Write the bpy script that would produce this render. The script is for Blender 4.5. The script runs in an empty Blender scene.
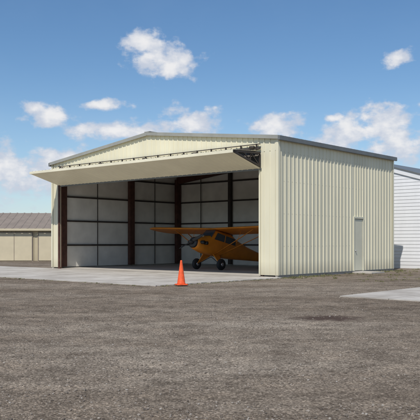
import bpy, bmesh, math, random
from mathutils import Vector, Matrix, Euler, noise as mnoise
random.seed(7)
R=math.radians
scene=bpy.context.scene
F=716.0; HZ=242.0; CAMH=1.53

# ---------------------------------------------------------------- materials
def nmat(name):
    m=bpy.data.materials.new(name); m.use_nodes=True
    nt=m.node_tree; b=nt.nodes['Principled BSDF']
    return m,nt,b
def mat(name,col,rough=0.6,var=0.12,scale=1.5,metal=0.0,bump=0.0,bscale=40,streak=0.0,spec=0.4,dirt=0.0):
    m,nt,b=nmat(name); N=nt.nodes; L=nt.links
    b.inputs['Roughness'].default_value=rough; b.inputs['Metallic'].default_value=metal
    b.inputs['Specular IOR Level'].default_value=spec
    tc=N.new('ShaderNodeTexCoord')
    mp=N.new('ShaderNodeMapping'); L.new(tc.outputs['Object'],mp.inputs[0])
    if streak>0: mp.inputs['Scale'].default_value=(1,1,streak)
    n=N.new('ShaderNodeTexNoise'); n.inputs['Scale'].default_value=scale; n.inputs['Detail'].default_value=3; n.inputs['Roughness'].default_value=.65
    L.new(mp.outputs[0],n.inputs['Vector'])
    cr=N.new('ShaderNodeValToRGB')
    cr.color_ramp.elements[0].position=.3; cr.color_ramp.elements[1].position=.7
    a=[max(0,c*(1-var)) for c in col]; c2=[min(1,c*(1+var)) for c in col]
    cr.color_ramp.elements[0].color=(*a,1); cr.color_ramp.elements[1].color=(*c2,1)
    L.new(n.outputs['Fac'],cr.inputs[0])
    out=cr.outputs[0]
    if dirt>0:
        sx=N.new('ShaderNodeSeparateXYZ'); L.new(tc.outputs['Object'],sx.inputs[0])
        mr=N.new('ShaderNodeMapRange'); mr.inputs[1].default_value=0; mr.inputs[2].default_value=.7; mr.inputs[3].default_value=dirt; mr.inputs[4].default_value=0
        L.new(sx.outputs[2],mr.inputs[0])
        mu=N.new('ShaderNodeMath'); mu.operation='MULTIPLY'; L.new(mr.outputs[0],mu.inputs[0]); L.new(n.outputs['Fac'],mu.inputs[1])
        mx=N.new('ShaderNodeMix'); mx.data_type='RGBA'; L.new(mu.outputs[0],mx.inputs[0]); L.new(out,mx.inputs[6]); mx.inputs[7].default_value=(.20,.165,.12,1)
        out=mx.outputs[2]
    L.new(out,b.inputs['Base Color'])
    if bump>0:
        n2=N.new('ShaderNodeTexNoise'); n2.inputs['Scale'].default_value=bscale; n2.inputs['Detail'].default_value=2
        L.new(tc.outputs['Object'],n2.inputs['Vector'])
        bp=N.new('ShaderNodeBump'); bp.inputs['Strength'].default_value=bump; bp.inputs['Distance'].default_value=.02
        L.new(n2.outputs['Fac'],bp.inputs['Height']); L.new(bp.outputs[0],b.inputs['Normal'])
    return m

M_cream=mat('cream_steel_siding',(.72,.68,.51),.45,.07,.8,streak=.25,bump=.08,bscale=3,dirt=.95)
M_creamdoor=mat('cream_door_skin',(.80,.745,.56),.45,.06,.8,bump=.08,bscale=3)
M_trim=mat('grey_trim',(.15,.16,.16),.45,.12)
M_raketrim=mat('light_grey_trim',(.30,.30,.27),.45,.1)
M_roof=mat('galvanised_roof',(.42,.43,.42),.4,.1,metal=.3)
M_red=mat('red_oxide_steel',(.075,.032,.022),.65,.3,3)
M_dark=mat('dark_steel',(.045,.036,.031),.6,.25)
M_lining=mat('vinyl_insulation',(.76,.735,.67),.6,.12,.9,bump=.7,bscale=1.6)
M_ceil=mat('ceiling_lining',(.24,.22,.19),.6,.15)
M_white=mat('white_paint',(.76,.77,.78),.55,.04,streak=.3,dirt=.4)
M_doorp=mat('cream_walk_door',(.62,.60,.47),.4,.05)
M_tan=mat('tan_siding',(.50,.43,.29),.6,.06,dirt=.5)
M_tan2=mat('tan_door',(.58,.51,.36),.6,.05)
M_tanroof=mat('brown_roof',(.24,.20,.165),.7,.12)
M_plane=mat('orange_fabric',(.66,.225,.02),.38,.12,2)
M_planered=mat('dark_red_trim',(.30,.035,.015),.4,.1,2)
M_black=mat('black_rubber',(.02,.02,.02),.7,.2)
M_cowl=mat('dark_engine',(.03,.03,.03),.5,.3)
M_alu=mat('aluminium',(.55,.55,.55),.35,.1,metal=.8)
M_orange=mat('cone_orange',(.80,.105,.025),.55,.2,9)
m,nt,b=nmat('plane_glass'); b.inputs['Base Color'].default_value=(.05,.06,.07,1); b.inputs['Roughness'].default_value=.08; M_glass=m

def concrete(name,c,joint=3.0):
    m,nt,b=nmat(name); N=nt.nodes; L=nt.links
    tc=N.new('ShaderNodeTexCoord')
    n=N.new('ShaderNodeTexNoise'); n.inputs['Scale'].default_value=.55; n.inputs['Detail'].default_value=8; n.inputs['Roughness'].default_value=.72; L.new(tc.outputs['Object'],n.inputs['Vector'])
    cr=N.new('ShaderNodeValToRGB'); cr.color_ramp.elements[0].position=.34; cr.color_ramp.elements[1].position=.64
    cr.color_ramp.elements[0].color=(c[0]*.66,c[1]*.63,c[2]*.60,1); cr.color_ramp.elements[1].color=(*[min(1,x*1.1) for x in c],1)
    L.new(n.outputs['Fac'],cr.inputs[0])
    s=N.new('ShaderNodeSeparateXYZ'); L.new(tc.outputs['Object'],s.inputs[0])
    last=None
    for ax in (0,1):
        d=N.new('ShaderNodeMath'); d.operation='PINGPONG'; d.inputs[1].default_value=joint/2; L.new(s.outputs[ax],d.inputs[0])
        g=N.new('ShaderNodeMath'); g.operation='LESS_THAN'; g.inputs[1].default_value=.012; L.new(d.outputs[0],g.inputs[0])
        if last is None: last=g
        else:
            a=N.new('ShaderNodeMath'); a.operation='MAXIMUM'; L.new(last.outputs[0],a.inputs[0]); L.new(g.outputs[0],a.inputs[1]); last=a
    mx=N.new('ShaderNodeMix'); mx.data_type='RGBA'; L.new(last.outputs[0],mx.inputs[0]); L.new(cr.outputs[0],mx.inputs[6]); mx.inputs[7].default_value=(c[0]*.4,c[1]*.38,c[2]*.35,1)
    L.new(mx.outputs[2],b.inputs['Base Color']); b.inputs['Roughness'].default_value=.85
    return m
M_conc=concrete('concrete',(.50,.47,.42))

def ground_mat():
    m,nt,b=nmat('gravel_ground'); N=nt.nodes; L=nt.links
    tc=N.new('ShaderNodeTexCoord'); O=tc.outputs['Object']
    def noise(sc,det=6,ro=.6,vec=O):
        n=N.new('ShaderNodeTexNoise'); n.inputs['Scale'].default_value=sc; n.inputs['Detail'].default_value=det; n.inputs['Roughness'].default_value=ro; L.new(vec,n.inputs['Vector']); return n.outputs['Fac']
    def ramp(f,stops):
        r=N.new('ShaderNodeValToRGB'); e=r.color_ramp.elements
        e[0].position=stops[0][0]; e[0].color=(*stops[0][1],1); e[1].position=stops[-1][0]; e[1].color=(*stops[-1][1],1)
        for p,c in stops[1:-1]:
            q=e.new(p); q.color=(*c,1)
        L.new(f,r.inputs[0]); return r.outputs[0]
    def mix(f,a,bb,mode='MIX'):
        x=N.new('ShaderNodeMix'); x.data_type='RGBA'; x.blend_type=mode
        if isinstance(f,float): x.inputs[0].default_value=f
        else: L.new(f,x.inputs[0])
        for i,v in ((6,a),(7,bb)):
            if isinstance(v,tuple): x.inputs[i].default_value=(*v,1)
            else: L.new(v,x.inputs[i])
        return x.outputs[2]
    mp=N.new('ShaderNodeMapping'); mp.inputs['Rotation'].default_value=(0,0,R(25)); mp.inputs['Scale'].default_value=(.45,1.0,1); L.new(O,mp.inputs[0])
    big=ramp(noise(.30,5,.6,mp.outputs[0]),[(.36,(.158,.128,.098)),(.5,(.215,.180,.142)),(.66,(.285,.248,.202))])
    v=N.new('ShaderNodeTexVoronoi'); v.inputs['Scale'].default_value=52; L.new(O,v.inputs['Vector'])
    bw=N.new('ShaderNodeRGBToBW'); L.new(v.outputs['Color'],bw.inputs[0])
    peb=ramp(bw.outputs[0],[(.2,(.55,.52,.49)),(.55,(.96,.94,.91)),(.76,(1.25,1.23,1.2)),(.88,(1.8,1.77,1.74))])
    c=mix(1.0,big,peb,'MULTIPLY')
    mid=ramp(noise(1.5,10,.80),[(.37,(.56,.54,.52)),(.5,(1,1,1)),(.64,(1.32,1.30,1.27))])
    c=mix(1.0,c,mid,'MULTIPLY')
    def spot(cx,cy,rx,ry):
        mp=N.new('ShaderNodeMapping'); mp.inputs['Location'].default_value=(-cx/rx,-cy/ry,0); mp.inputs['Scale'].default_value=(1/rx,1/ry,0); L.new(O,mp.inputs[0])
        le=N.new('ShaderNodeVectorMath'); le.operation='LENGTH'; L.new(mp.outputs[0],le.inputs[0])
        nn=noise(4.5,5,.7)
        ad=N.new('ShaderNodeMath'); ad.operation='MULTIPLY_ADD'; L.new(nn,ad.inputs[0]); ad.inputs[1].default_value=2.2; L.new(le.outputs['Value'],ad.inputs[2])
        r=N.new('ShaderNodeMapRange'); r.inputs[1].default_value=1.6; r.inputs[2].default_value=2.3; r.inputs[3].default_value=.92; r.inputs[4].default_value=0; L.new(ad.outputs[0],r.inputs[0])
        return r.outputs[0]
    c=mix(spot(2.35,14.4,.72,.6),c,(.07,.046,.036))
    geo=N.new('ShaderNodeVectorMath'); geo.operation='LENGTH'
    mp3=N.new('ShaderNodeMapping'); mp3.inputs['Location'].default_value=(0,-30,0); L.new(O,mp3.inputs[0]); L.new(mp3.outputs[0],geo.inputs[0])
    ff=N.new('ShaderNodeMath'); ff.operation='MULTIPLY_ADD'; L.new(noise(.05,4,.6),ff.inputs[0]); ff.inputs[1].default_value=40; L.new(geo.outputs['Value'],ff.inputs[2])
    fr=N.new('ShaderNodeMapRange'); fr.inputs[1].default_value=78; fr.inputs[2].default_value=84; L.new(ff.outputs[0],fr.inputs[0])
    grass=ramp(noise(.6,5,.7),[(.35,(.10,.105,.04)),(.65,(.20,.18,.085))])
    c=mix(fr.outputs[0],c,grass)
    L.new(c,b.inputs['Base Color']); b.inputs['Roughness'].default_value=.95; b.inputs['Specular IOR Level'].default_value=.12
    h=N.new('ShaderNodeMath'); h.operation='MULTIPLY_ADD'; L.new(v.outputs['Distance'],h.inputs[0]); h.inputs[1].default_value=-.35; L.new(noise(4,7,.72),h.inputs[2])
    bp=N.new('ShaderNodeBump'); bp.inputs['Strength'].default_value=.6; bp.inputs['Distance'].default_value=.05; L.new(h.outputs[0],bp.inputs['Height']); L.new(bp.outputs[0],b.inputs['Normal'])
    return m
M_ground=ground_mat()

# ---------------------------------------------------------------- helpers
def link(o,parent=None):
    scene.collection.objects.link(o)
    if parent is not None: o.parent=parent
    return o
def empty(name,loc=(0,0,0),rz=0):
    e=bpy.data.objects.new(name,None); e.location=loc; e.rotation_euler=(0,0,rz); e.empty_display_size=.5
    return link(e)
def mesh(name,vs,fs,m,parent=None,smooth=False):
    me=bpy.data.meshes.new(name); me.from_pydata([tuple(v) for v in vs],[],fs)
    bm=bmesh.new(); bm.from_mesh(me); bmesh.ops.recalc_face_normals(bm,faces=bm.faces)
    bm.to_mesh(me); bm.free()
    me.materials.append(m)
    if smooth:
        for p in me.polygons: p.use_smooth=True
    return link(bpy.data.objects.new(name,me),parent)
def boxes(name,lst,m,parent=None,bevel=0.0):
    vs=[];fs=[]
    for (x0,x1,y0,y1,z0,z1) in lst:
        k=len(vs)
        vs+=[(x0,y0,z0),(x1,y0,z0),(x1,y1,z0),(x0,y1,z0),(x0,y0,z1),(x1,y0,z1),(x1,y1,z1),(x0,y1,z1)]
        fs+=[tuple(k+i for i in f) for f in ((0,3,2,1),(4,5,6,7),(0,1,5,4),(1,2,6,5),(2,3,7,6),(3,0,4,7))]
    o=mesh(name,vs,fs,m,parent)
    if bevel:
        md=o.modifiers.new('b','BEVEL'); md.width=bevel; md.segments=2
    return o
def beams(name,lst,m,parent=None):
    vs=[];fs=[]
    for p,q,w,h in lst:
        p=Vector(p);q=Vector(q);d=(q-p).normalized()
        up=Vector((0,0,1)) if abs(d.z)<.95 else Vector((0,1,0))
        s=d.cross(up).normalized(); u=s.cross(d).normalized()
        k=len(vs)
        for c in (p,q):
            for a,bb in ((-1,-1),(1,-1),(1,1),(-1,1)): vs.append(c+s*a*w/2+u*bb*h/2)
        fs+=[tuple(k+i for i in f) for f in ((0,1,2,3),(7,6,5,4),(0,4,5,1),(1,5,6,2),(2,6,7,3),(3,7,4,0))]
    return mesh(name,vs,fs,m,parent)
def ribbed(name,p0,du,length,nrm,botf,topf,m,parent,pitch=.305,dep=.032,breaks=(),rev=Vector((0,0,1))):
    p0=Vector(p0);du=Vector(du).normalized();nrm=Vector(nrm).normalized()
    us=[];u=0
    prof=[(0,0),(.17,0),(.19,dep),(.235,dep),(.255,0),(.285,0)]
    while u<length-1e-6:
        for a,d in prof:
            if u+a*pitch/.305<length: us.append((u+a*pitch/.305,d))
        u+=pitch
    us.append((length,0))
    for bk in breaks: us.append((bk,0))
    us.sort()
    vs=[];fs=[]
    for i,(a,d) in enumerate(us):
        base=p0+du*a+nrm*d
        vs.append(base+rev*botf(a)); vs.append(base+rev*topf(a))
        if i: k=2*i; fs.append((k-2,k,k+1,k-1))
    me=bpy.data.meshes.new(name); me.from_pydata([tuple(v) for v in vs],[],fs); me.materials.append(m)
    return link(bpy.data.objects.new(name,me),parent)
def loft(name,secs,m,parent,cap=True,smooth=True):
    n=len(secs[0]); vs=[v for s in secs for v in s]; fs=[]
    for i in range(len(secs)-1):
        for j in range(n):
            a=i*n+j; b2=i*n+(j+1)%n; fs.append((a,b2,b2+n,a+n))
    if cap: fs.append(tuple(range(n))[::-1]); fs.append(tuple((len(secs)-1)*n+j for j in range(n)))
    return mesh(name,vs,fs,m,parent,smooth)
def tube(name,p,q,r0,r1,m,parent,n=12):
    p=Vector(p);q=Vector(q);d=(q-p).normalized(); a=d.orthogonal().normalized(); b2=d.cross(a)
    secs=[[c+a*math.cos(t)*r+b2*math.sin(t)*r for t in [2*math.pi*i/n for i in range(n)]] for c,r in ((p,r0),(q,r1))]
    return loft(name,secs,m,parent)
def revolve(name,prof,axis_o,axis,m,parent,n=24):
    ax=Vector(axis).normalized(); a=ax.orthogonal().normalized(); b2=ax.cross(a); o=Vector(axis_o)
    secs=[[o+ax*h+(a*math.cos(t)+b2*math.sin(t))*r for t in [2*math.pi*i/n for i in range(n)]] for h,r in prof]
    return loft(name,secs,m,parent)

# ---------------------------------------------------------------- hangar
ANG=R(-41.4); W=15.9; D=10.4; H=6.0; AP=6.92
H0=Vector((2.9,30.5,0)); ROT=Matrix.Rotation(ANG,4,'Z')
def L2W(x,y,z=0): return H0+ROT@Vector((x,y,z))
hg=empty('aircraft_hangar',H0,ANG)
def roofz(x): return H+(AP-H)*(1-abs(x+W/2)/(W/2))
OX0,OX1=-15.1,-0.98; OT=5.45
ribbed('side_wall_right',(0,0,0),(0,1,0),6.25,(1,0,0),lambda u:.10,lambda u:H,M_cream,hg)
ribbed('side_wall_right_rear',(0,7.25,0),(0,1,0),D-7.25,(1,0,0),lambda u:.10,lambda u:H,M_cream,hg)
ribbed('side_wall_over_door',(0,6.25,0),(0,1,0),1.0,(1,0,0),lambda u:2.78,lambda u:H,M_cream,hg,pitch=.25)
ribbed('side_wall_left',(-W,0,0),(0,1,0),D,(-1,0,0),lambda u:.10,lambda u:H,M_cream,hg)
ribbed('back_wall',(-W,D,0),(1,0,0),W,(0,1,0),lambda u:.10,lambda u:roofz(-W+u),M_cream,hg,breaks=(W/2,))
ribbed('front_wall_right_jamb',(OX1,0,0),(1,0,0),-OX1,(0,-1,0),lambda u:.10,lambda u:OT,M_cream,hg)
ribbed('front_wall_left_jamb',(-W,0,0),(1,0,0),OX0+W,(0,-1,0),lambda u:.10,lambda u:OT,M_cream,hg)
ribbed('front_gable_wall',(-W,0,0),(1,0,0),W,(0,-1,0),lambda u:OT,lambda u:roofz(-W+u),M_cream,hg,breaks=(W/2,))
boxes('foundation_curb',[(-.12,.02,-.02,D+.02,0,.10),(-W-.02,-W+.12,-.02,D+.02,0,.10),(-W+.12,-.12,D-.12,D+.02,0,.10)],M_conc,hg)
boxes('corner_trim',[(-.09,.045,-.05,-.035,.1,H-.05),(.035,.05,-.035,.09,.1,H-.05),(-W-.045,-W+.09,-.05,-.035,.1,H-.05),(.035,.05,D-.1,D+.04,.1,H-.05),
   (OX1-.02,OX1+.06,-.05,-.035,.1,OT-.6)],M_cream,hg)
# screw lines on the cladding
sc=[]
for z in (1.35,2.75,4.15,5.4):
    for i in range(34):
        y=.13+i*.305
        if y>D-.1 or (z<2.8 and 6.1<y<7.4): continue
        sc.append((.0,.006,y-.012,y+.012,z-.012,z+.012))
boxes('siding_screws',sc,M_raketrim,hg)
ov=.10
sl=(AP-H)/(W/2); ez=H-sl*ov
def roofside(s,name):
    e_x=0+ov if s>0 else -W-ov
    rid=Vector((-W/2,0,AP+.06)); ev=Vector((e_x,0,ez+.06))
    sd=(ev-rid); Ln=sd.length; rev=sd.normalized()
    ribbed(name,(-W/2,-ov,AP+.06),(0,1,0),D+2*ov,(0,0,1),lambda u:0,lambda u:Ln,M_roof,hg,rev=rev)
    a=Vector((-W/2,-ov,AP+.02)); b2=Vector((e_x,-ov,ez+.02))
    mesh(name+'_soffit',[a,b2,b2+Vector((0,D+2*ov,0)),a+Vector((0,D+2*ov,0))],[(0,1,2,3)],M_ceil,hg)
roofside(1,'roof_right'); roofside(-1,'roof_left')
beams('rake_trim',[((-W-ov,-ov-.02,ez),(-W/2,-ov-.02,AP),.05,.16),((ov,-ov-.02,ez),(-W/2,-ov-.02,AP),.05,.16),
  ((-W-ov,D+ov+.02,ez),(-W/2,D+ov+.02,AP),.05,.16),((ov,D+ov+.02,ez),(-W/2,D+ov+.02,AP),.05,.16)],M_raketrim,hg)
boxes('eave_gutter',[(ov-.02,ov+.09,-ov-.05,D+ov+.05,ez-.13,ez+.07),(-W-ov-.09,-W-ov+.02,-ov-.05,D+ov+.05,ez-.13,ez+.07)],M_trim,hg,bevel=.02)
beams('ridge_cap',[((-W/2,-ov-.02,AP+.10),(-W/2,D+ov+.02,AP+.10),.4,.03)],M_raketrim,hg)
IN=.22
mesh('lining_left',[(-W+IN,.15,.1),(-W+IN,D-IN,.1),(-W+IN,D-IN,5.95),(-W+IN,.15,5.95)],[(0,1,2,3)],M_lining,hg)
boxes('lining_right',[(-IN-.01,-IN,.15,D-IN,.1,5.95)],M_lining,hg)
mesh('lining_back',[(-W+IN,D-IN,.1),(-IN,D-IN,.1),(-IN,D-IN,5.9),(-W/2,D-IN,6.8),(-W+IN,D-IN,5.9)],[(0,1,2,3,4)],M_lining,hg)
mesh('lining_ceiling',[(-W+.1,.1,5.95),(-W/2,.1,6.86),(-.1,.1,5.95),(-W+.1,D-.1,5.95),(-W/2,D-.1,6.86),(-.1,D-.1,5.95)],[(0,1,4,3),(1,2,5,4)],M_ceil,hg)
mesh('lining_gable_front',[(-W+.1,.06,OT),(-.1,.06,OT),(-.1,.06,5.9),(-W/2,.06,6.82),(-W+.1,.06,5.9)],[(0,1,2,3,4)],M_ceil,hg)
boxes('lining_jamb',[(OX1+.02,-.12,.04,.06,.1,OT),(-W+.12,OX0-.02,.04,.06,.1,OT)],M_lining,hg)
fr=[]
for y in (.45,5.7,9.9):
    for x in (-.42,-W+.42): fr+=[((x,y,.12),(x,y,5.7),.22,.38)]
    for xa,xb in ((-.42,-W/2),(-W+.42,-W/2)): fr.append(((xa,y,5.62),(xb,y,6.45),.2,.42))
beams('steel_frames',fr,M_red,hg)
gl=[]
for z in (1.35,2.75,4.15,5.4):
    gl.append(((-W+IN+.06,.3,z),(-W+IN+.06,D-.3,z),.08,.09))
    gl.append(((-IN-.06,.3,z),(-IN-.06,D-.3,z),.08,.09))
    gl.append(((-W+.3,D-IN-.06,z),(-.3,D-IN-.06,z),.08,.09))
beams('girts',gl,M_dark,hg)
pl=[]
for y in (3.1,7.9): pl.append(((-W+IN+.05,y,.12),(-W+IN+.05,y,5.7),.03,.035))
for x in (-W+2.4,-11.0,-8.0,-4.9,-2.4): pl.append(((x,D-.38,.12),(x,D-.38,6.2 if x>-14 else 5.8),.20 if x==-11.0 or x==-4.9 else .04,.22 if x in(-11.0,-4.9) else .04))
for i in range(1,10):
    x=-W/2+(-1 if i%2 else 1)*(i//2+0.6)*1.4
    pl.append(((x,.2,roofz(x)-.17),(x,D-.3,roofz(x)-.17),.06,.16))
beams('posts_and_purlins',pl,M_dark,hg)
beams('jamb_posts',[((OX0-.09,-.0,.02),(OX0-.09,-.0,OT),.16,.16),((OX1+.07,.10,.02),(OX1+.07,.10,OT),.14,.10)],M_red,hg)
# bifold door
P=1.95; zi=4.72; zo=5.30; zu=5.44
lx0,lx1=OX0-.15,OX1+.1; DL=lx1-lx0
low=Vector((0,-P,zo-.05))-Vector((0,-.03,zi)); rv=low.normalized(); lowlen=low.length
ln=Vector((0,-(rv.z),rv.y))
if ln.z>0: ln=-ln
ribbed('bifold_lower_skin',(lx0,-.03,zi),(1,0,0),DL,ln,lambda u:0,lambda u:lowlen,M_creamdoor,hg,rev=rv,dep=.014)
mesh('bifold_lower_frame',[(lx0,-.03,zi+.03),(lx1,-.03,zi+.03),(lx1,-P,zo-.01),(lx0,-P,zo-.01)],[(0,1,2,3)],M_ceil,hg)
up=Vector((0,-P,zo+.03))-Vector((0,-.12,zu)); uv=up.normalized()
ribbed('bifold_upper_skin',(lx0,-.12,zu+.03),(1,0,0),DL,(0,0,1),lambda u:0,lambda u:up.length,M_creamdoor,hg,rev=uv,dep=.018)
mesh('bifold_upper_frame',[(lx0,-.12,zu),(lx1,-.12,zu),(lx1,-P,zo+.01),(lx0,-P,zo+.01)],[(0,1,2,3)],M_ceil,hg)
boxes('bifold_edge_trim',[(lx0-.01,lx1+.01,-P-.04,-P,zo-.07,zo+.06)],M_creamdoor,hg,bevel=.01)
boxes('bifold_bottom_seal',[(lx0,lx1,-.05,.01,zi-.07,zi+.01)],M_trim,hg)
boxes('bifold_sun_blocker',[(OX0-.2,OX1+.12,.012,.035,zi-.03,OT+.05)],M_ceil,hg)  # added sheet, blocks sun leaking in through the folded door's open wedge
db=[]
for x in (lx1-.03,lx0+.03):
    db+=[((x,-.08,zi+.09),(x,-P+.03,zo-.0),.07,.08),((x,-.12,zu-.05),(x,-P+.03,zo+.0),.07,.08),((x,-.1,zi+.1),(x,-.1,zu),.05,.06),
         ((x,-.1,zi+.1),(x,-.75,zu-.08),.04,.04),((x,-.75,zi+.3),(x,-.75,zu-.08),.04,.04),((x,-.75,zi+.3),(x,-1.3,zo+.05),.04,.04)]
beams('bifold_end_truss',db,M_dark,hg)
tr=[((lx0,-.10,5.60),(lx1,-.10,5.60),.06,.10),((lx0,-.10,5.78),(lx1,-.10,5.78),.06,.03)]
for k in range(17):
    xx=lx0+.2+k*(DL-.4)/16
    tr.append(((xx,-.10,5.52),(xx,-.10,5.80),.05,.06))
beams('door_lift_rail',tr,M_dark,hg)
for k in range(5):
    xx=lx0+.4+k*(DL-.8)/4
    tube('lift_cable_drum',(xx-.12,-.17,5.66),(xx+.12,-.17,5.66),.06,.06,M_dark,hg)
# walk door
boxes('walk_door_leaf',[(-.045,.012,6.345,7.155,.12,2.66)],M_doorp,hg,bevel=.008)
boxes('walk_door_frame',[(-.05,.05,6.25,6.33,.1,2.78),(-.05,.05,7.17,7.25,.1,2.78),(-.05,.05,6.33,7.17,2.68,2.78)],M_doorp,hg,bevel=.005)
boxes('walk_door_backing',[(-.08,-.05,6.25,7.25,.1,2.78)],M_dark,hg)
tube('walk_door_knob',(.0,6.44,1.1),(.07,6.44,1.1),.03,.035,M_alu,hg)
boxes('walk_door_step',[(.03,1.1,6.1,7.4,0,.07)],M_conc,hg,bevel=.01)
boxes('side_drip_flashing',[(.0,.055,0,6.25,.085,.115),(.0,.055,7.25,D,.085,.115)],M_trim,hg)

# slabs
ap=empty('concrete_apron',H0,ANG)
def slab(x0,x1,y0,y1):
    n=60; per=[]
    def j(): return random.uniform(-.06,.06)
    for i in range(n): per.append((x0+(x1-x0)*i/n,y0+j()))
    for i in range(n): per.append((x1+j(),y0+(y1-y0)*i/n))
    for i in range(n): per.append((x1-(x1-x0)*i/n,y1))
    for i in range(n): per.append((x0,y1-(y1-y0)*i/n))
    return per
per=slab(-W-14,.25,-7.55,-.0); k=len(per)
mesh('slab',[(x,y,.03) for x,y in per]+[(x,y,-.05) for x,y in per],[tuple(range(k))]+[(i,(i+1)%k,k+(i+1)%k,k+i) for i in range(k)],M_conc,ap)
boxes('floor_slab',[(-W+.12,-.12,0.004,D-.12,-.05,.045)],M_conc,hg)
per=slab(7.5,22,-7.4,5); k=len(per)
dr=mesh('concrete_driveway',[(x,y,.03) for x,y in per]+[(x,y,-.05) for x,y in per],[tuple(range(k))]+[(i,(i+1)%k,k+(i+1)%k,k+i) for i in range(k)],M_conc)
dr.location=H0; dr.rotation_euler=(0,0,ANG)

# ---------------------------------------------------------------- ground
g=mesh('ground',[(-2500,-2500,0),(2500,-2500,0),(2500,2500,0),(-2500,2500,0)],[(0,1,2,3)],M_ground)
m,nt,b=nmat('loose_stones'); N=nt.nodes;L=nt.links
gi=N.new('ShaderNodeNewGeometry'); rp=N.new('ShaderNodeValToRGB'); rp.color_ramp.elements[0].color=(.09,.073,.058,1); rp.color_ramp.elements[1].color=(.36,.33,.29,1)
e=rp.color_ramp.elements.new(.75); e.color=(.225,.19,.155,1)
L.new(gi.outputs['Random Per Island'],rp.inputs[0]); L.new(rp.outputs[0],b.inputs['Base Color']); b.inputs['Roughness'].default_value=.9
M_stone=m
ico=bmesh.new(); bmesh.ops.create_icosphere(ico,subdivisions=1,radius=1)
iv=[v.co.copy() for v in ico.verts]; iff=[tuple(v.index for v in f.verts) for f in ico.faces]; ico.free()
vs=[];fs=[]
RI=ROT.inverted()
def on_slab(x,y):
    q=RI@(Vector((x,y,0))-H0)
    return (q.y>-7.6 and q.x<.35 and q.y<12) or (q.x>7.4 and -7.5<q.y<5)
cnt=0
while cnt<24000:
    y=4.5+ (random.random()**1.7)*24
    x=random.uniform(-1,1)*(y*.36+1.5)
    if on_slab(x,y): continue
    if mnoise.noise(Vector((x*.6,y*.9,0)))<random.uniform(-.6,.3): continue
    cnt+=1
    r=.005+.012*random.random()**3.0+ (.014*random.random() if random.random()<.02 else 0)
    sx,sy,sz=random.uniform(.8,1.4),random.uniform(.7,1.1),random.uniform(.45,.8)
    a=random.random()*6.28; ca,sa=math.cos(a),math.sin(a); k=len(vs)
    for v in iv:
        px=v.x*sx*r*random.uniform(.8,1.2);py=v.y*sy*r*random.uniform(.8,1.2)
        vs.append((x+px*ca-py*sa,y+px*sa+py*ca,v.z*sz*r+r*.25))
    fs+=[tuple(k+i for i in f) for f in iff]
me=bpy.data.meshes.new('gravel'); me.from_pydata(vs,[],fs); me.materials.append(M_stone); link(bpy.data.objects.new('gravel_stones',me))

M_weed=mat('weeds',(.16,.155,.07),.8,.35,3)
vs=[];fs=[]
def tuft(x,y,h,n):
    for _ in range(n):
        a=random.random()*6.28; l=h*random.uniform(.5,1.1); w=random.uniform(.006,.012); le=random.uniform(.1,.6)*l
        bx=x+random.uniform(-.06,.06); by=y+random.uniform(-.06,.06)
        dx,dy=math.cos(a),math.sin(a); k=len(vs)
        vs.extend([(bx-dy*w,by+dx*w,0),(bx+dy*w,by-dx*w,0),(bx+dx*le*.4+dy*w*.7,by+dy*le*.4-dx*w*.7,l*.6),(bx+dx*le,by+dy*le,l),(bx+dx*le*.4-dy*w*.7,by+dy*le*.4+dx*w*.7,l*.6)])
        fs.append((k,k+1,k+2,k+4)); fs.append((k+4,k+2,k+3))
for i in range(650):
    ly=random.uniform(-.2,D+6); lx=.12+abs(random.gauss(0,.45)) if random.random()<.6 else random.uniform(.1,5)
    if 6<ly<7.5 and lx<1.2: continue
    if mnoise.noise(Vector((lx*.5,ly*.8,3)))<-.05: continue
    q=L2W(lx,ly); tuft(q.x,q.y,random.uniform(.03,.08),12)
for i in range(160):
    q=L2W(.3+random.uniform(0,.3) ,random.uniform(-7.5,0)) if random.random()<.5 else L2W(random.uniform(-20,0),-7.65-random.uniform(0,.25))
    tuft(q.x,q.y,random.uniform(.02,.05),8)
me=bpy.data.meshes.new('weeds'); me.from_pydata(vs,[],fs); me.materials.append(M_weed); link(bpy.data.objects.new('weeds',me))

# ---------------------------------------------------------------- traffic cone
cone=empty('traffic_cone',(-1.0,24.9,.0),R(20))
def rsq(h,r,n=8,z=0):
    pts=[]
    for cx,cy,a0 in ((1,1,0),(-1,1,90),(-1,-1,180),(1,-1,270)):
        for i in range(n):
            a=R(a0+90*i/(n-1)); pts.append(Vector((cx*(h-r)+r*math.cos(a),cy*(h-r)+r*math.sin(a),z)))
    return pts
loft('base',[rsq(.19,.05,z=.034),rsq(.195,.05,z=.045),rsq(.195,.05,z=.065),rsq(.185,.05,z=.075)],M_orange,cone,smooth=False)
revolve('body',[(.07,.155),(.10,.142),(.86,.036),(.89,.032),(.895,.026),(.85,.022)],(0,0,0),(0,0,1),M_orange,cone,28)

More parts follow.
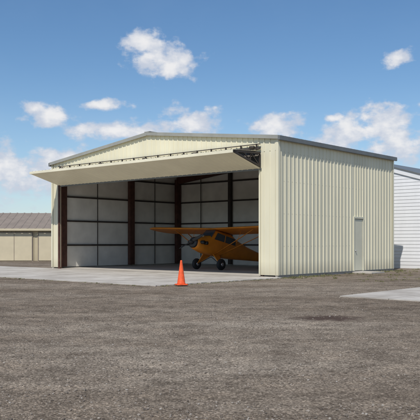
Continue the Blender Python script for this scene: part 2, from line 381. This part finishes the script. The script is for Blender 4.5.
# ---------------------------------------------------------------- airplane (x fwd, y left, z up)
pc=L2W(-7.4,3.9)
fwd=ROT@Vector((0,-1,0))
air=empty('light_airplane',(pc.x,pc.y,.045),math.atan2(fwd.y,fwd.x)-R(3))
PT=Matrix.Rotation(R(-11),4,'Y')
PIV=Vector((0,0,.3))
def T(v): v=Vector(v); return PIV+(PT@(v-PIV))
def TS(secs): return [[T(v) for v in s] for s in secs]
def fsec(x,hw,zb,zt,p=3.0,n=24):
    out=[]
    for i in range(n):
        a=2*math.pi*i/n; c,s=math.cos(a),math.sin(a)
        out.append(Vector((x,hw*math.copysign(abs(c)**(2/p),c),(zb+zt)/2+(zt-zb)/2*math.copysign(abs(s)**(2/p),s))))
    return out
F_=[(1.38,.20,1.05,1.40,2.2),(1.34,.32,.95,1.5,2.4),(1.15,.37,.88,1.58,2.6),(.75,.38,.80,1.64,3),(.45,.38,.78,1.72,3.5),(.22,.38,.77,2.0,4),(.1,.38,.77,2.16,4),(-1.2,.37,.80,2.16,4),(-1.75,.33,.86,1.95,3.4),(-2.8,.24,.99,1.74,3),(-4.0,.14,1.14,1.60,3),(-5.0,.05,1.26,1.52,2.5)]
loft('fuselage',TS([fsec(*f) for f in F_]),M_plane,air)
loft('cowl_nose',TS([fsec(1.43,.14,1.10,1.36,2),fsec(1.42,.24,1.0,1.46,2.3),fsec(1.34,.325,.94,1.51,2.4)]),M_cowl,air)
for s in (1,-1):
    for xx in (1.12,.88):
        a=T((xx,s*.3,1.28));b2=T((xx,s*.60,1.28)); d=(b2-a)
        revolve('cylinder',[(i*.03,(.095 if i%2 else .075)) for i in range(10)],a,d,M_cowl,air,14)
    mesh('side_window',[T((.2,s*.388,1.62)),T((-1.5,s*.375,1.58)),T((-1.45,s*.372,1.92)),T((.02,s*.388,2.0))],[(0,1,2,3)],M_glass,air)
    beams('window_frame',[(T((-.6,s*.39,1.6)),T((-.62,s*.388,1.98)),.02,.04)],M_plane,air)
mesh('windshield',[T((.50,.33,1.76)),T((.50,-.33,1.76)),T((.17,-.36,2.12)),T((.17,.36,2.12)),T((.46,.395,1.66)),T((.46,-.395,1.66))],[(0,1,2,3),(4,0,3),(5,2,1)],M_glass,air)
revolve('spinner',[(0,.13),(.08,.12),(.16,.085),(.22,.04),(.24,.005)],T((1.42,0,1.24)),T((2.42,0,1.24))-T((1.42,0,1.24)),M_cowl,air,18)
pa=R(24); pd=Vector((0,math.cos(pa),math.sin(pa)))
def prop_secs():
    out=[]
    for i in range(21):
        t=-1+2*i/20; r=t*.93; ch=.075*(1-abs(t)**4)*(1.0 if abs(t)>.12 else .7)+.015; tw=R(60-45*abs(t))*(1 if t>0 else -1)
        c=Vector((1.50,0,1.24))+pd*r; w=Vector((0,-pd.z,pd.y))
        cd=w*math.cos(tw)+Vector((1,0,0))*math.sin(tw); nd=Vector((1,0,0))*math.cos(tw)-w*math.sin(tw)
        out.append([c+cd*ch*math.cos(a)+nd*.014*math.sin(a) for a in [2*math.pi*k/8 for k in range(8)]])
    return out
loft('propeller',TS(prop_secs()),M_cowl,air)
def foil(y,ch,xle,z,th=.12,n=12):
    pts=[];lo=[]
    def tt(c): return 5*th*(.2969*c**.5-.126*c-.3516*c*c+.2843*c**3-.1015*c**4)
    for i in range(n+1):
        c=(1-math.cos(math.pi*i/n))/2; pts.append((c,tt(c)+.03*math.sin(math.pi*c)))
    for i in range(n-1,0,-1):
        c=(1-math.cos(math.pi*i/n))/2; lo.append((c,-tt(c)*.45+.03*math.sin(math.pi*c)*.6))
    return [Vector((xle-c*ch,y,z+zz*ch)) for c,zz in pts+lo]
for s in (1,-1):
    secs=[]
    ys=[.0,.4]+[.4+i*.3 for i in range(1,14)]+[4.6,4.85,5.05,5.2,5.3,5.36]
    for y in ys:
        k=0
        if y>4.55: k=1-math.sqrt(max(0,1-((y-4.55)/.82)**2))
        ch=1.62*(1-k*.9)+.02
        secs.append(foil(s*y,ch,.28-k*.55,2.17+y*.022,.12*(1 if k<.2 else .9)))
    loft('wing_left' if s>0 else 'wing_right',TS(secs),M_plane,air)
    for xa,xb in ((.05,.0),(-.95,-.35)):
        a=T((xb,s*.38,.84)); b2=T((xa,s*2.9,2.16))
        loft('wing_strut',[[c+Vector((.045*math.cos(t),0,.018*math.sin(t))) for t in [2*math.pi*i/8 for i in range(8)]] for c in (a,b2)],M_plane,air)
    a=T((-.17,s*1.65,1.5));b2=T((-.3,s*1.75,2.15)); tube('jury_strut',a,b2,.012,.012,M_plane,air,8)
    w=Vector((0,s*.92,.30))
    tube('gear_leg',T((.15,s*.36,.84)),w+Vector((.02,-s*.08,0)),.028,.024,M_plane,air)
    tube('gear_leg',T((-.42,s*.36,.84)),w+Vector((-.02,-s*.08,0)),.026,.022,M_plane,air)
    mesh('gear_fairing',[T((.13,s*.37,.83)),T((-.40,s*.37,.83)),w+Vector((-.03,-s*.08,.0)),w+Vector((.03,-s*.08,.0))],[(0,1,2,3)],M_plane,air)
    tube('axle_strut',w+Vector((0,-s*.08,0)),T((-.12,0,.72)),.018,.018,M_cowl,air)
    revolve('tire',[(-.10,.12),(-.105,.2),(-.08,.27),(-.03,.30),(.03,.30),(.08,.27),(.105,.2),(.10,.12)],w,(0,1,0),M_black,air,26)
    revolve('hub',[(-.112,.02),(-.11,.10),(.11,.10),(.112,.02)],w,(0,1,0),M_alu,air,18)
    secs=[]
    for i in range(10):
        y=1.5*i/9; k=1-math.sqrt(max(0,1-(y/1.53)**3)); secs.append(foil(s*y,.95*(1-.8*k),-4.15-.3*(i/9)-.2*k,1.44,.05,8))
    loft('tailplane',TS(secs),M_plane,air)
fin=[(-3.95,1.55),(-4.25,1.85),(-4.5,2.2),(-4.75,2.42),(-5.0,2.46),(-5.25,2.35),(-5.42,2.05),(-5.45,1.65),(-5.3,1.32),(-5.0,1.24)]
k=len(fin)
mesh('fin_and_rudder',[T((x,.025,z)) for x,z in fin]+[T((x,-.025,z)) for x,z in fin],[tuple(range(k)),tuple(range(k,2*k))[::-1]]+[(i,(i+1)%k,k+(i+1)%k,k+i) for i in range(k)],M_plane,air)
tp=T((-4.95,0,1.28)); gp=Vector((tp.x-.2,0,.09))
tube('tail_spring',tp,gp,.02,.015,M_dark,air)
revolve('tail_wheel',[(-.03,.04),(-.03,.08),(.03,.08),(.03,.04)],gp,(0,1,0),M_black,air,14)

# ---------------------------------------------------------------- white building behind
wb=empty('white_building',L2W(-3.9,14),ANG)
hw=5.2; ah=6.5; slp=.30; eh=ah-slp*hw; dp=12
def clap(name,p0,du,length,nrm,topf,mm,parent,course=.2):
    vs=[];fs=[];z=0;p0=Vector(p0);du=Vector(du);nrm=Vector(nrm)
    while z<ah:
        us=[u for u in [length*i/160 for i in range(161)] if topf(u)>=z+.01]
        if not us: break
        a,b2=us[0],us[-1]; z1=min(z+course,ah)
        k=len(vs)
        vs+= [p0+du*a+nrm*.022+Vector((0,0,z)),p0+du*b2+nrm*.022+Vector((0,0,z)),p0+du*b2+nrm*.004+Vector((0,0,z1)),p0+du*a+nrm*.004+Vector((0,0,z1)),p0+du*a+Vector((0,0,z)),p0+du*b2+Vector((0,0,z))]
        fs+=[(k,k+1,k+2,k+3),(k+4,k+5,k+1,k)]
        z+=course
    return mesh(name,vs,fs,mm,parent)
gf=lambda u:ah-slp*abs(u-hw)-.14
clap('front_wall',(-hw,0,0),(1,0,0),2*hw,(0,-1,0),gf,M_white,wb)
clap('right_wall',(hw,0,0),(0,1,0),dp,(1,0,0),lambda u:eh-.05,M_white,wb)
clap('left_wall',(-hw,0,0),(0,1,0),dp,(-1,0,0),lambda u:eh-.05,M_white,wb)
clap('back_wall',(-hw,dp,0),(1,0,0),2*hw,(0,1,0),gf,M_white,wb)
o2=.12
for s in (1,-1):
    a=(0,-o2,ah+.03); e2=(s*(hw+o2),-o2,eh-slp*o2+.03)
    vs=[a,e2,(e2[0],dp+o2,e2[2]),(0,dp+o2,a[2])]
    vs=vs+[(x,y,z+.07) for x,y,z in vs]
    mesh('roof_slope',vs,[(0,1,2,3),(4,5,6,7),(0,1,5,4),(1,2,6,5),(2,3,7,6),(3,0,4,7)],M_trim,wb)
    beams('rake_board',[((0,-.06,ah-.10),(s*(hw),-.06,eh-.10),.04,.26)],M_white,wb)
boxes('corner_boards',[(hw-.1,hw+.04,-.04,-.0,0,eh-.2),(-hw-.04,-hw+.1,-.04,0,0,eh-.2)],M_white,wb)

# ---------------------------------------------------------------- tan shed left
sh=empty('tan_storage_shed',(-17.6,57,0),R(2))
SL=24; SD=8; se=2.65; sr=3.95
ribbed('front_wall',(0,0,0),(1,0,0),SL,(0,-1,0),lambda u:0.02,lambda u:se,M_tan,sh)
ribbed('back_wall',(0,SD,0),(1,0,0),SL,(0,1,0),lambda u:0.02,lambda u:se,M_tan,sh)
ribbed('left_wall',(0,0,0),(0,1,0),SD,(-1,0,0),lambda u:0.02,lambda u:se+(sr-se)*(1-abs(u-SD/2)/(SD/2)),M_tan,sh,breaks=(SD/2,))
ribbed('right_wall',(SL,0,0),(0,1,0),SD,(1,0,0),lambda u:0.02,lambda u:se+(sr-se)*(1-abs(u-SD/2)/(SD/2)),M_tan,sh,breaks=(SD/2,))
for s in (0,1):
    y0=-.35 if s==0 else SD+.35; zz=se-(sr-se)/(SD/2)*.35
    rv2=(Vector((0,y0,zz))-Vector((0,SD/2,sr))); ln2=rv2.length
    ribbed('roof',(-.3,SD/2,sr+.05),(1,0,0),SL+.6,(0,0,1),lambda u:0,lambda u:ln2,M_tanroof,sh,rev=rv2.normalized(),pitch=.6)
boxes('fascia',[(-.3,SL+.3,-.40,-.36,se-.22,se-.05)],M_tan2,sh)
dd=[];ff=[]
for i in range(7):
    x=.6+i*3.35
    dd.append((x,x+2.8,-.07,-.035,.05,2.25)); ff+= [(x-.07,x-.005,-.09,-.03,0,2.32),(x+2.805,x+2.87,-.09,-.03,0,2.32),(x-.005,x+2.805,-.09,-.03,2.255,2.32),(x+1.385,x+1.415,-.09,-.07,.05,2.25)]
boxes('sliding_doors',dd,M_tan2,sh); boxes('door_frames',ff,M_tanroof,sh)

# ---------------------------------------------------------------- distant trees
M_leaf=mat('distant_foliage',(.055,.075,.035),.8,.5,.2)
vs=[];fs=[]
for i in range(520):
    a=random.uniform(0,2*math.pi); r=random.uniform(330,420); cx,cy=r*math.sin(a),r*math.cos(a); h=random.uniform(5,10); wd=h*random.uniform(.35,.6)
    if mnoise.noise(Vector((math.sin(a)*4,math.cos(a)*4,0)))<-.25: continue
    k=len(vs); vs+=[(cx-.2,cy,0),(cx+.2,cy,0),(cx+.08,cy,h*.6),(cx-.08,cy,h*.6)]; fs.append((k,k+1,k+2,k+3))
    for _ in range(90):
        d=Vector((random.gauss(0,1),random.gauss(0,1),random.gauss(0,1))).normalized()*random.random()**.4
        p=Vector((cx+d.x*wd,cy+d.y*wd,h*.58+d.z*h*.42)); s=random.uniform(.3,.8)
        u=Vector((random.gauss(0,1),random.gauss(0,1),random.gauss(0,1))).normalized(); w=u.orthogonal().normalized()
        k=len(vs); vs+=[p-u*s,p+w*s*.7,p+u*s,p-w*s*.7]; fs.append((k,k+1,k+2,k+3))
me=bpy.data.meshes.new('trees'); me.from_pydata([tuple(v) for v in vs],[],fs); me.materials.append(M_leaf); link(bpy.data.objects.new('distant_tree_line',me))

# ---------------------------------------------------------------- light and sky
SEL=R(52); sv=Vector((-.36,-1,0)).normalized()
S=Vector((sv.x*math.cos(SEL),sv.y*math.cos(SEL),math.sin(SEL)))
sd=bpy.data.lights.new('sun','SUN'); sd.energy=3.8; sd.angle=R(.5); sd.color=(1,.95,.88)
so=link(bpy.data.objects.new('sun',sd)); so.rotation_euler=S.to_track_quat('Z','Y').to_euler(); so.location=(0,-10,30)
w=bpy.data.worlds.new('World'); scene.world=w; w.use_nodes=True; nt=w.node_tree; N=nt.nodes; L=nt.links
bg=N['Background']; bg.inputs[1].default_value=.10
sky=N.new('ShaderNodeTexSky'); sky.sky_type='NISHITA'; sky.sun_disc=False; sky.sun_elevation=SEL; sky.sun_rotation=math.atan2(S.x,S.y); sky.air_density=1.0; sky.dust_density=.2; sky.ozone_density=3.0
tc=N.new('ShaderNodeTexCoord'); G=tc.outputs['Generated']
def M(op,a,b2=None,c=None,clamp=False):
    n=N.new('ShaderNodeMath'); n.operation=op; n.use_clamp=clamp
    for i,v in enumerate((a,b2,c)):
        if v is None: continue
        if isinstance(v,(int,float)): n.inputs[i].default_value=v
        else: L.new(v,n.inputs[i])
    return n.outputs[0]
sx=N.new('ShaderNodeSeparateXYZ'); L.new(G,sx.inputs[0])
az=M('ARCTAN2',sx.outputs[0],sx.outputs[1]); el=M('ARCSINE',sx.outputs[2])
cmb=N.new('ShaderNodeCombineXYZ'); L.new(az,cmb.inputs[0]); L.new(el,cmb.inputs[1])
def pa_(x,y):
    dx=(x-210)/F; return math.atan(dx), math.atan((HZ-y)/F/math.sqrt(1+dx*dx))
CL=[(144,42,22,15),(163,60,36,18),(184,62,16,12),(48,117,27,10),(34,109,14,8),(104,106,28,6),(24,174,44,26),(66,158,40,13),(120,131,52,10),(188,122,32,15),(276,126,34,12),
    (385,118,38,15),(350,134,42,15),(395,145,34,26),(398,57,17,8),(333,118,11,5)]
def nz(sc,det,ro,off=(0,0,0)):
    mp=N.new('ShaderNodeMapping'); mp.inputs['Scale'].default_value=(1,1.4,1); mp.inputs['Location'].default_value=off; L.new(cmb.outputs[0],mp.inputs[0])
    n=N.new('ShaderNodeTexNoise'); n.inputs['Scale'].default_value=sc; n.inputs['Detail'].default_value=det; n.inputs['Roughness'].default_value=ro; L.new(mp.outputs[0],n.inputs['Vector']); return n.outputs['Fac']
fld=None
for (x,y,rx,ry) in CL:
    ca,ce=pa_(x,y); ra,re=rx/F,ry/F
    mp=N.new('ShaderNodeVectorMath'); mp.operation='MULTIPLY_ADD'; mp.inputs[1].default_value=(1/ra,1/re,0); mp.inputs[2].default_value=(-ca/ra,-ce/re,0); L.new(cmb.outputs[0],mp.inputs[0])
    le=N.new('ShaderNodeVectorMath'); le.operation='LENGTH'; L.new(mp.outputs[0],le.inputs[0])
    fld=le.outputs['Value'] if fld is None else M('SMOOTH_MIN',fld,le.outputs['Value'],.25)
fld=M('SUBTRACT',1.0,fld)
n1=nz(30,8,.56)
fld=M('MAXIMUM',fld,-1.0)
gen=M('MULTIPLY',M('SUBTRACT',nz(2.2,4,.6,(7,2,1)),.56),4.0)
side=M('GREATER_THAN',M('ABSOLUTE',az),.42)
gen=M('MULTIPLY_ADD',side,M('ADD',gen,3.0),-3.0)
fld=M('MAXIMUM',fld,gen)
dens=M('ADD',fld,M('MULTIPLY_ADD',n1,3.2,-1.55))
def mr(v,a,b2,c=0,d=1,t='SMOOTHSTEP'):
    n=N.new('ShaderNodeMapRange'); n.interpolation_type=t; n.inputs[1].default_value=a;n.inputs[2].default_value=b2;n.inputs[3].default_value=c;n.inputs[4].default_value=d; L.new(v,n.inputs[0]); return n.outputs[0]
mask=mr(dens,-.10,.62,0,.95)
haze=mr(el,0,.24,.34,0)
veil=M('MULTIPLY',mr(nz(7,4,.6,(1,5,0)),.42,.72),mr(el,.02,.20,.42,.02))
shade=mr(M('ADD',dens,M('MULTIPLY_ADD',nz(26,4,.55,(0,-.016,0)),3.0,-1.5)),.1,1.5,0,1)
cc=N.new('ShaderNodeMix'); cc.data_type='RGBA'; L.new(shade,cc.inputs[0]); cc.inputs[6].default_value=(5.7,6.2,7.2,1); cc.inputs[7].default_value=(8.8,8.7,8.7,1)
def mixc(f,a,b2):
    x=N.new('ShaderNodeMix'); x.data_type='RGBA'; L.new(f,x.inputs[0]); L.new(a,x.inputs[6])
    if isinstance(b2,tuple): x.inputs[7].default_value=b2
    else: L.new(b2,x.inputs[7])
    return x.outputs[2]
hs=N.new('ShaderNodeHueSaturation'); hs.inputs['Saturation'].default_value=1.15; hs.inputs['Value'].default_value=1.10; L.new(sky.outputs[0],hs.inputs['Color'])
c=mixc(haze,hs.outputs[0],(4.2,5.8,8.1,1))
c=mixc(veil,c,(5.8,6.7,8.2,1))
c=mixc(mask,c,cc.outputs[2])
L.new(c,bg.inputs[0])
w.cycles.sampling_method='MANUAL'; w.cycles.sample_map_resolution=256

# ---------------------------------------------------------------- camera
cd=bpy.data.cameras.new('camera'); cam=link(bpy.data.objects.new('camera',cd)); cam.location=(0,0,CAMH); cam.rotation_euler=(R(90),0,0)
cd.sensor_width=36; cd.lens=F/420*36; cd.shift_y=(HZ-210)/420; cd.clip_end=6000; cd.clip_start=.1
scene.camera=cam
scene.view_settings.view_transform='Standard'; scene.view_settings.look='None'; scene.view_settings.exposure=0
